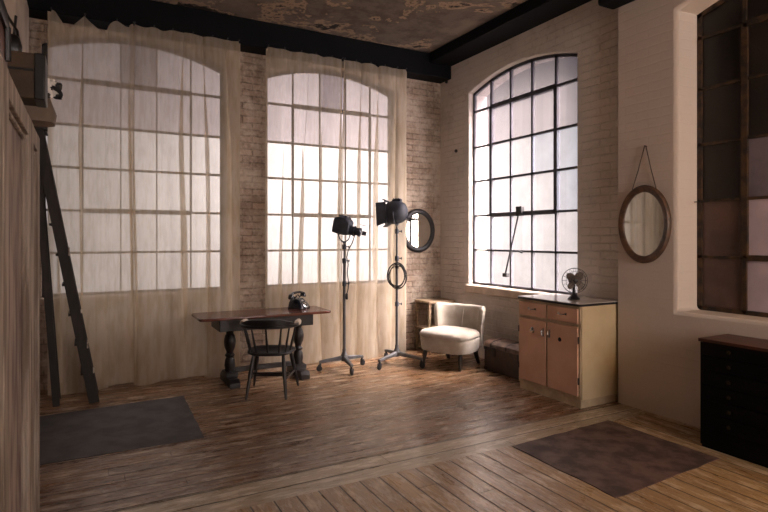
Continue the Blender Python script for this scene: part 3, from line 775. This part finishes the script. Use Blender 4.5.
# ------------------------------------------------------------------ cream armchair
def armchair():
    t = thing('armchair', 'low cream upholstered nursing chair with curved back in the corner', 'armchair', (3.815, 5.35, 0), math.radians(113))
    L = MB['linen']
    def out(kw, kd, cy=0.0, e=.62, yb=1.0):
        o = []
        for q in range(48):
            a = 2*PI*q/48; x, y = math.cos(a), math.sin(a)
            X = math.copysign(abs(x)**e, x); Y = math.copysign(abs(y)**e, y)
            wid = .325+.02*Y
            o.append((X*wid*kw, cy+Y*.29*kd+.01))
        return o
    bm = B(); lp = []
    for z, k in ((.185,.90),(.19,.955),(.24,.985),(.30,1.0),(.335,1.0),(.345,.985)):
        lp.append([(x, y, z) for x, y in out(k, k)])
    lp.append([(x, y, .35) for x, y in out(.9, .9)])
    loft(bm, lp); obj('seat_base', bm, L, t, smooth=60)
    bm = B(); lp = []
    for z, k in ((.34,.94),(.348,1.0),(.375,1.012),(.395,.99),(.412,.93),(.422,.8),(.428,.5),(.43,.15)):
        lp.append([(x, y, z) for x, y in out(k, k, .01)])
    loft(bm, lp); c = obj('seat_cushion', bm, L, t, smooth=60)
    # wrapped back
    bm = B(); loops = []; n = 40
    for i in range(n+1):
        q = -1+2*i/n; a = q*math.radians(84)
        s = math.sin(a); cc = math.cos(a)
        X = math.copysign(abs(s)**.85, s)*.288; Y = -abs(cc)**.55*.225-.06
        nrm = Vector((s, -cc, 0)).normalized()
        e = abs(q)
        top = .69+.012*e**2 - (.05*max(0, (e-.9)/.1)**2)
        lean = .03
        th = .036*(1-.35*max(0, (e-.9)/.1))
        c0 = Vector((X, Y, 0)); prof = []
        for (o, z, ln) in ((-th*.9,.30,.0),(-th,.42,.25),(-th,.56,.7),(-th*.9,top-.03,1),(-th*.45,top-.004,1.03),(.1*th,top,1.06),(th*.7,top-.010,1.1),(th,top-.04,1.05),(th,.5,.5),(th*.95,.34,.08),(th*.8,.22,0),(-th*.5,.22,0)):
            prof.append(c0+nrm*(o+lean*ln)+UP*z)
        loops.append(prof)
    loft(bm, loops); bk = obj('backrest', bm, L, t, smooth=60)
    bm = B(); tube(bm, [(0,-.232,.43),(0,-.247,.52),(0,-.27,.60),(0,-.287,.655)], .0045, 6); obj('seam', bm, L, bk)
    for sx in (-.235, .235):
        bm = B(); turned(bm, (sx, .20, .2), (sx*1.04, .225, .035), [(0,.026),(.1,.028),(.18,.02),(.26,.027),(.4,.028),(.7,.02),(.9,.015),(1,.015)]); f = obj('leg', bm, MB['ebony'], t)
        bm = B(); lathe(bm, [(.006,-.01),(.017,-.01),(.018,0),(.017,.01),(.006,.01)], M4((sx*1.04,.228,.018), (0,PI/2,0)), 14); box(bm, (sx*1.04,.225,.034), (.026,.02,.012)); obj('caster', bm, MB['brass'], f)
    for sx in (-.20, .20):
        bm = B(); loops = []
        for q in range(7):
            k = q/6; s = .024-.008*k; c0 = Vector((sx*(1+.05*k), -.20-.075*k**1.6, .2-.2*k)); loops.append([c0+Vector((i*s, j*s, 0)) for i, j in ((-1,-1),(1,-1),(1,1),(-1,1))])
        loft(bm, loops); obj('leg', bm, MB['ebony'], t, bevel=.004)
armchair()

# ------------------------------------------------------------------ corner shelf stand
def shelf():
    t = thing('shelf_stand', 'pale low wooden shelf stand in the corner behind the armchair', 'shelf', (4.135, 6.185, 0))
    m = MB['palewood']
    for z, h in ((.655, .03), (.30, .022), (.06, .022)):
        bm = B(); box(bm, (0, 0, z), (.42, .36, h)); obj('shelf_board', bm, m, t, bevel=.004)
    for sx in (-.185, .185):
        for sy in (-.15, .15):
            bm = B(); box(bm, (sx, sy, .32), (.03, .03, .64)); obj('post', bm, m, t, bevel=.003)
shelf()

# ------------------------------------------------------------------ trunk
def trunk():
    y0, y1, x0, x1 = 4.25, 5.0, 4.02, 4.335
    t = thing('travel_trunk', 'dark leather trunk with worn domed lid between armchair and peach cabinet', 'trunk', ((x0+x1)/2, (y0+y1)/2, 0))
    w, l = x1-x0, y1-y0
    bm = B(); box(bm, (0,0,.132), (w, l, .264)); body = obj('body', bm, MB['leather'], t, bevel=.008)
    bm = B(); loops = []
    for y in (-l/2-.006, -l/2+.01, -l/6, l/6, l/2-.01, l/2+.006):
        e = .012 if abs(y) > l/2 else 0
        loops.append([(x, y, z) for x, z in [(-w/2-.006+e,.266+e*.5),(w/2+.004-e,.266+e*.5),(w/2+.004-e,.308-e)]+[(w/2*math.cos(a), .312+.034*math.sin(a)-e) for a in [PI*k/8 for k in range(1,8)]]+[(-w/2-.006+e,.308-e)]])
    loft(bm, loops); lid = obj('lid', bm, MB['lid'], t, smooth=45)
    for y in (-.25, 0, .25):
        bm = B(); tube(bm, [(-w/2-.008, y, .27), (-w/2-.008, y, .31), (-w/2*.7, y, .337), (0, y, .349), (w/2*.7, y, .337)], .012, 6, flat=.5)
        obj('lid_slat', bm, MB['leather'], lid)
    for y in (-.2, .2):
        bm = B(); box(bm, (-w/2-.005, y, .22), (.01, .045, .10)); obj('hasp', bm, MB['iron'], body, bevel=.002)
    for sy in (-1, 1):
        for z in (.02, .25): quick('corner_plate', lambda b: box(b, (-w/2, sy*(l/2-.025), z), (.012, .05, .035)), MB['iron'], body, bevel=.002)
trunk()

# ------------------------------------------------------------------ kitchen cabinet
def cabinet():
    x0, x1, y0, y1 = 3.82, 4.335, 3.425, 4.205
    t = thing('kitchen_cabinet', 'peach and cream kitchen cabinet with black-edged white enamel top', 'cabinet', (x0, (y0+y1)/2, 0))
    D, W = x1-x0, y1-y0                       # local: front at x = 0, depth +x
    bm = B(); box(bm, (D/2+.01, 0, .485), (D-.02, W, .83)); obj('body', bm, MB['cream'], t, bevel=.003)
    bm = B(); box(bm, (D/2+.004, 0, .04), (D-.008, W-.004, .08)); obj('plinth', bm, MB['cream_base'], t, bevel=.004)
    # face frame
    bm = B()
    for y in (-W/2+.0125, W/2-.0125): box(bm, (.004, y, .485), (.014, .025, .83))
    box(bm, (.004, 0, .485), (.014, .03, .83))
    for z in (.09, .728, .89): box(bm, (.004, 0, z), (.0138, W, .022))
    obj('face_frame', bm, MB['cream_base'], t, bevel=.002)
    bm = B(); slab(bm, [(x+D/2-.006, y) for x, y in rrect(D+.03, W+.03, .03)], .897, .917, edge=.003); obj('worktop_edge', bm, MB['blackrim'], t)
    bm = B(); slab(bm, [(x+D/2-.006, y) for x, y in rrect(D+.018, W+.018, .026)], .9165, .921, edge=.001); obj('worktop', bm, MB['enamel'], t)
    dw = W/2-.035
    for s in (1, -1):                         # s=+1 far (left in view)
        cy = s*(W/4-.004)
        bm = B(); box(bm, (-.008, cy, .808), (.018, dw, .128)); dr = obj('drawer', bm, MB['pink'], t, bevel=.003)
        bm = B(); tube(bm, [(-.016, cy-.045, .815), (-.03, cy-.03, .812), (-.034, cy, .808), (-.03, cy+.03, .812), (-.016, cy+.045, .815)], .005, 8)
        for e in (-.045, .045): box(bm, (-.018, cy+e, .815), (.004, .022, .018))
        obj('handle', bm, MB['chrome'], dr)
        bm = B(); box(bm, (-.008, cy, .41), (.018, dw, .606)); dd = obj('door', bm, MB['pink'], t, bevel=.003)
        hy = s*.04
        bm = B(); box(bm, (-.018, hy, .61), (.004, .016, .075)); tube(bm, [(-.018, hy, .635), (-.04, hy, .63), (-.044, hy, .61), (-.04, hy, .585), (-.03, hy, .575)], .006, 8); obj('handle', bm, MB['chrome'], dd)
        if s > 0:
            bm = B(); lathe(bm, [(.03,0),(.03,.004),(.022,.012),(.016,.02),(0,.022)], M4((-.017, .185, .61), (0,-PI/2,0)), 20); k = obj('knob', bm, MB['chrome'], dd); k['label'] = 'round domed metal knob'
        else:
            bm = B(); lathe(bm, [(.02,0),(.02,.0015),(0,.002)], M4((-.017, -.165, .575), (0,-PI/2,0)), 16); k = obj('finger_hole', bm, MB['hole'], dd); k['label'] = 'dark hole in the door'
        for z in (.24, .6):
            bm = B(); rod(bm, (-.012, s*(W/2-.012), z-.03), (-.012, s*(W/2-.012), z+.03), .006, seg=8); obj('hinge', bm, MB['iron'], dd)
cabinet()

# ------------------------------------------------------------------ desk fan
def fan():
    t = thing('desk_fan', 'small old bronze desk fan with wire cage on the peach cabinet', 'fan', (4.07, 3.73, .921), math.radians(-31))
    # local: faces -y ; axis height
    zc = .178; m = MB['iron']
    bm = B(); lathe(bm, [(.056,0),(.058,.006),(.05,.014),(.03,.03),(.018,.05),(.013,.08),(.012,.12),(.016,.135)]); obj('base', bm, m, t)
    bm = B(); lathe(bm, [(.0,-.035),(.03,-.03),(.042,-.01),(.042,.03),(.034,.06),(.02,.075),(0,.078)], M4((0,.01,zc), (-PI/2,0,0)), 24); rod(bm, (0,.02,.12), (0,.02,zc), .014); obj('motor', bm, m, t)
    bm = B(); lathe(bm, [(.006,-.02),(.018,0),(.018,.012),(.012,.022),(0,.025)], M4((0,-.03,zc), (PI/2,0,0)), 18); rod(bm, (0,0,zc), (0,-.04,zc), .006); hb = obj('hub', bm, m, t)
    for k in range(4):
        a = PI/4+PI/2*k+.08; R = M4((0,-.042,zc)) @ Matrix.Rotation(-a, 4, 'Y')
        bm = B(); loops = []
        for q in range(9):
            f = q/8; r = .012+.086*f; w = .012+.026*math.sin(PI*min(1, f*1.05))**.6*(1 if f < .97 else .5); tw = .55-.25*f
            loops.append([R @ Vector((r, math.sin(tw)*w*e+th, math.cos(tw)*w*e)) for e, th in ((-1,0),(-.5,-.0015),(.5,-.0015),(1,0),(.5,.0015),(-.5,.0015))])
        loft(bm, loops); obj('blade', bm, MB['fanblade'], hb, smooth=50)
    bm = B()
    for y, r in ((-.075, .045), (-.062, .09), (-.03, .118), (.0, .112)):
        tube(bm, [(r*math.cos(2*PI*k/40), y, zc+r*math.sin(2*PI*k/40)) for k in range(40)], .0018 if r < .115 else .0028, 6, closed=True)
    for k in range(16):
        a = 2*PI*k/16; c, s = math.cos(a), math.sin(a)
        tube(bm, [(r*c, y, zc+r*s) for y, r in ((-.079,.012),(-.075,.045),(-.062,.09),(-.03,.118),(0,.112),(.02,.07),(.03,.042))], .0012, 5)
    lathe(bm, [(.016,0),(.016,.004),(0,.006)], M4((0,-.077,zc), (PI/2,0,0)), 16)
    obj('cage', bm, MB['iron'], t)
fan()

# ------------------------------------------------------------------ black chest of drawers
def chest():
    x0, x1, y1, y0, h = 3.90, 4.255, 2.405, 1.50, .78
    t = thing('chest_of_drawers', 'near-black chest of drawers with red-brown top against the near right wall', 'chest of drawers', (x0, (y0+y1)/2, 0))
    D, W = x1-x0, y1-y0
    bm = B(); box(bm, (D/2, 0, (h-.02)/2+.01), (D, W, h-.04)); box(bm, (D/2, 0, .02), (D-.02, W-.01, .04)); obj('carcass', bm, MB['chest'], t, bevel=.003)
    bm = B(); box(bm, (D/2-.006, 0, h-.012), (D+.012, W+.02, .024)); obj('top', bm, MB['chest_top'], t, bevel=.004)
    for i in range(6):
        z = .715-.103*i
        bm = B(); box(bm, (-.005, 0, z), (.014, W-.05, .094)); d = obj('drawer', bm, MB['chest'], t, bevel=.003)
        for y in (-W/2+.215, W/2-.215):
            bm = B(); lathe(bm, [(.005,0),(.005,.01),(.013,.014),(.013,.022),(0,.026)], M4((-.012, y, z), (0,-PI/2,0)), 12); obj('knob', bm, MB['brass'], d)
chest()

# ------------------------------------------------------------------ wardrobe and the luggage on it
def wardrobe():
    xf, xb, y0, y1, h = -.19, -.80, .9, 3.03, 2.0
    t = thing('wardrobe', 'tall weathered limed-wood wardrobe at the left edge', 'wardrobe', (xf, 0, 0))
    D = xf-xb; m = MB['oldwood']
    bm = B(); box(bm, (-D/2-.012, (y0+y1)/2, h/2), (D-.024, y1-y0, h)); obj('body', bm, m, t, bevel=.005)
    def panel_door(a, b, name, px, z0=.12, z1=1.965):
        bm = B(); st = px
        box(bm, (-.010, a+st/2, (z0+z1)/2), (.03, st, z1-z0)); box(bm, (-.010, b-st/2, (z0+z1)/2), (.03, st, z1-z0))
        for z, w in ((z0+.06, .12), (z1-.04, .075)): box(bm, (-.010, (a+b)/2, z), (.0296, b-a-2*st+.001, w))
        d = obj(name, bm, m, t, bevel=.003)
        for q0, q1 in ((z0+.12, z1-.0775),):
            bm = B(); box(bm, (-.024, (a+b)/2, (q0+q1)/2), (.012, b-a-2*st, q1-q0))
            obj('panel', bm, MB['oldpanel'], d)
            bm = B(); ya, yb = a+st, b-st
            for y in (ya+.012, yb-.012): rod(bm, (-.013, y, q0), (-.013, y, q1), .008, seg=8)
            for z in (q0+.012, q1-.012): rod(bm, (-.013, ya, z), (-.013, yb, z), .008, seg=8)
            obj('moulding', bm, m, d)
    panel_door(.93, 1.72, 'door', .10); panel_door(1.735, 2.56, 'door', .105); panel_door(2.575, 3.02, 'side_panel', .10)
wardrobe()

def suitcase():
    x0, x1, y0, y1, z0, z1 = -.62, -.128, 2.34, 2.48, 2.001, 2.165
    t = thing('suitcase', 'olive brown canvas case with black edge standing on top of the wardrobe', 'suitcase', ((x0+x1)/2, (y0+y1)/2, z0))
    w, l, h = x1-x0, y1-y0, z1-z0
    bm = B(); box(bm, (-.005,0,h/2), (w-.012, l, h)); obj('body', bm, MB['case'], t, bevel=.006)
    bm = B(); box(bm, (w/2-.016, 0, h/2), (.036, l+.006, h+.004)); o = obj('end_band', bm, MB['blackleather'], t, bevel=.005); o['label'] = 'black leather end of the case'
    bm = B(); box(bm, (-.02, 0, h*.62), (w-.03, l+.006, .008)); obj('lid_seam', bm, MB['blackleather'], t)
    bm = B(); tube(bm, [(-.1,-l/2-.002,h*.5),(-.09,-l/2-.03,h*.45),(0,-l/2-.036,h*.43),(.06,-l/2-.03,h*.45),(.07,-l/2-.002,h*.5)], .008, 8); obj('handle', bm, MB['blackleather'], t)
suitcase()
def handbag():
    t = thing('handbag', 'small black handbag with raised strap standing on the olive case', 'bag', (-.27, 2.43, 2.166), math.radians(10))
    m = MB['blackleather']
    bm = B(); loft(bm, [[(x*k, y*k2, z) for x, y in rrect(.13, .07, .02)] for z, k, k2 in ((0,.95,.9),(.006,1,1),(.04,1.0,1),(.07,.9,.7),(.082,.8,.35))]); obj('body', bm, m, t, smooth=50)
    bm = B(); tube(bm, [(-.06,0,.03),(-.062,0,.10),(-.05,0,.18),(-.02,0,.21),(.0,0,.19),(.025,0,.14),(.05,0,.10),(.058,0,.04)], .009, 8, flat=.6); obj('strap', bm, m, t)
    bm = B(); box(bm, (-.052, .0, .10), (.05, .03, .19)); obj('side_flap', bm, m, t, bevel=.008)
handbag()
def satchel():
    t = thing('satchel', 'red-brown leather satchel with dark flap, nearest on top of the wardrobe', 'bag', (-.33, 1.93, 2.001))
    bm = B(); loft(bm, [[(x*k, y*k, z) for x, y in rrect(.24, .34, .05)] for z, k in ((0,.94),(.01,1),(.09,1.0),(.15,.95),(.165,.85))]); obj('body', bm, MB['redleather'], t, smooth=50)
    bm = B(); loft(bm, [[(x*k, y*k, z) for x, y in rrect(.25, .35, .05)] for z, k in ((.125,1.0),(.135,1.02),(.20,.95),(.28,.7),(.29,.5))]); o = obj('flap', bm, MB['blackleather'], t, smooth=50); o['label'] = 'dark folded flap'
    bm = B(); rod(bm, (.123,.06,.03), (.123,.06,.13), .012, seg=8); obj('buckle_strap', bm, MB['blackleather'], t)
satchel()
def tote():
    t = thing('tote_bag', 'grey felt tote with black and white bow at the wardrobe corner', 'bag', (-.235, 2.86, 2.001))
    bm = B(); loops = []
    for z, w, d, o in ((0,.20,.12,.0),(.004,.23,.15,0),(.05,.235,.16,.0),(.12,.20,.15,-.01),(.19,.15,.12,-.03),(.26,.10,.09,-.05),(.33,.06,.06,-.07)):
        loops.append([(x+o+.01*math.sin(9*z+5*y), y, z) for x, y in rrect(w, d, min(w, d)*.3)])
    loft(bm, loops); b = obj('body', bm, MB['tote'], t, smooth=60)
    bm = B(); tube(bm, [(-.05,.0,.31),(-.035,-.005,.37),(-.028,0,.46)], .012, 8, flat=.5); obj('strap', bm, MB['blackleather'], t)
    c = Vector((.108, -.06, .15))
    bm = B()
    for a, L in ((.5,.045),(2.3,.05),(-.9,.06),(3.7,.035),(-2.0,.05),(1.4,.04)):
        d = Vector((math.cos(a), -.25, math.sin(a))).normalized(); s = d.cross(Vector((0,1,0))).normalized()
        loops = []
        for q in range(6):
            k = q/5; w = .004+.02*math.sin(PI*k)**.7; p = c+d*L*k
            loops.append([p+s*w, p+Vector((0,-.012,0)), p-s*w, p+Vector((0,.010,0))])
        loft(bm, loops)
    lathe(bm, [(0,-.014),(.012,-.008),(.014,0),(.012,.008),(0,.014)], Matrix.Translation(c), 12)
    o = obj('bow', bm, MB['ribbon'], t, smooth=60); o['label'] = 'black and white patterned ribbon bow'
tote()

# ------------------------------------------------------------------ stepladder
def ladder():
    t = thing('stepladder', 'dark paint-spattered wooden stepladder between wardrobe and curtain', 'ladder', (0, 5.72, 0))
    m = MB['ladder']
    def rail(a, b, w, d):
        a, b = Vector(a), Vector(b); dr = (b-a).normalized(); y = Vector((0,1,0)); s = dr.cross(y).normalized()
        bm = B(); loft(bm, [[p+s*i*w/2+y*j*d/2 for i, j in ((-1,-1),(1,-1),(1,1),(-1,1))] for p in (a, b)]); return bm
    A, T = (.075, 0), (-.365, 2.45)
    for y, yt in ((-.05, -.05), (.27, .20)):
        obj('rail', rail((A[0], y, .0), (T[0], yt, T[1]), .085, .03), m, t, bevel=.003)
    for k in range(1, 9):
        z = .27*k; x = A[0]+(T[0]-A[0])*z/T[1]; q = z/T[1]
        bm = B(); box(bm, (x-.012, .11-.03*q, z), (.10, .31-.07*q, .022)); st = obj('tread', bm, m, t, bevel=.002)
        if k in (1, 2, 3, 5):
            bm = B(); box(bm, (x+.042, -.052, z+.03*(k % 2)), (.012, .032, .035+.02*(k % 3))); o = obj('paint_splash', bm, MB['paintdrip'], st, bevel=.004)
    for y in (-.01, .24):
        obj('back_leg', rail((-.225, y, .0), (-.385, y-.02, 2.40), .055, .03), m, t, bevel=.003)
    for z in (.35, 1.3):
        bm = B(); box(bm, (-.235-.066*z, .11, z), (.025, .26, .05)); obj('brace', bm, m, t, bevel=.002)
    bm = B(); box(bm, (-.375, .09, 2.46), (.15, .36, .025)); obj('top_step', bm, m, t, bevel=.003)
    bm = B(); box(bm, (-.305, -.03, 2.82), (.03, .03, .76)); obj('hand_post', bm, m, t, bevel=.003)
ladder()

# ------------------------------------------------------------------ light
w = bpy.data.worlds.new('overcast'); SC.world = w; w.use_nodes = True
nt = w.node_tree; nt.nodes.clear(); g = N(nt)
out = nt.nodes.new('ShaderNodeOutputWorld'); bg = nt.nodes.new('ShaderNodeBackground'); g.link(bg.outputs[0], out.inputs[0])
co = g.n('ShaderNodeTexCoord').outputs['Generated']
def dotp(d):
    nd = g.n('ShaderNodeVectorMath', operation='DOT_PRODUCT'); g.link(co, nd.inputs[0]); nd.inputs[1].default_value = Vector(d).normalized(); return nd.outputs['Value']
lobe = g.math('POWER', g.math('MAXIMUM', dotp((.40, .91, .10)), 0), 40)
base = g.math('ADD', g.math('ADD', g.math('MULTIPLY', lobe, 3.3), g.math('MULTIPLY', g.math('POWER', g.math('MAXIMUM', dotp((.68, .73, .05)), 0), 30), .3)), .46)
back = g.step(dotp((0, -1, .2)), .1, .6, 0, 17)  # sky behind the camera brightened to feed the added fill window
st = g.math('ADD', base, back)
g.link(g.mix(g.step(dotp((0, -1, .2)), .1, .6), (1, .925, .925, 1), (1, .915, .885, 1)), bg.inputs[0]); 
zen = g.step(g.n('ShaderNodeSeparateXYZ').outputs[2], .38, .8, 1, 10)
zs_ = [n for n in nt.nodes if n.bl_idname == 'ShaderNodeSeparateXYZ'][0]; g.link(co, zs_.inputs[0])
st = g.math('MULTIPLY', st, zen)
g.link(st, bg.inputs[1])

def portal(name, loc, rot, sx, sz):
    d = bpy.data.lights.new(name, 'AREA'); d.shape = 'RECTANGLE'; d.size = sx; d.size_y = sz
    d.cycles.is_portal = True
    o = bpy.data.objects.new(name, d); COL.objects.link(o); o.location = loc; o.rotation_euler = rot
hz = (SILL+SPR+RISE)/2; hh = SPR+RISE-SILL
for i, wv in enumerate((W1, W2)): portal('window_portal', ((wv[0]+wv[1])/2, YA+.25, hz), (-PI/2, 0, 0), wv[1]-wv[0], hh)
portal('window_portal', (XB+.2, sum(WB)/2, hz), (PI/2, 0, PI/2), WB[1]-WB[0], hh)
for wv in WFILL: portal('window_portal', (sum(wv)/2, YBK-.25, hz), (PI/2, 0, 0), wv[1]-wv[0], hh)

l = bpy.data.lights.new('warm_lamp', 'POINT'); l.energy = 36; l.color = (1, .60, .26); l.shadow_soft_size = .12
o = bpy.data.objects.new('warm_lamp', l); COL.objects.link(o); o.location = (4.02, .55, 1.7)

# ------------------------------------------------------------------ camera
cam = bpy.data.cameras.new('camera'); co_ = bpy.data.objects.new('camera', cam); COL.objects.link(co_)
co_.location = (0, 0, H); co_.rotation_euler = (PI/2, 0, -math.atan2(.477, .879))
cam.sensor_width = 36; cam.lens = 551/768*36; cam.shift_y = -18/768; cam.clip_start = .05
SC.camera = co_
SC.view_settings.view_transform = 'Standard'; SC.view_settings.look = 'None'
SC.view_settings.exposure = 0; SC.view_settings.gamma = 1; SC.view_settings.use_curve_mapping = False
cy = SC.cycles
cy.max_bounces = 12; cy.diffuse_bounces = 6; cy.transparent_max_bounces = 24; cy.transmission_bounces = 8
cy.sample_clamp_indirect = 6; cy.use_denoising = True
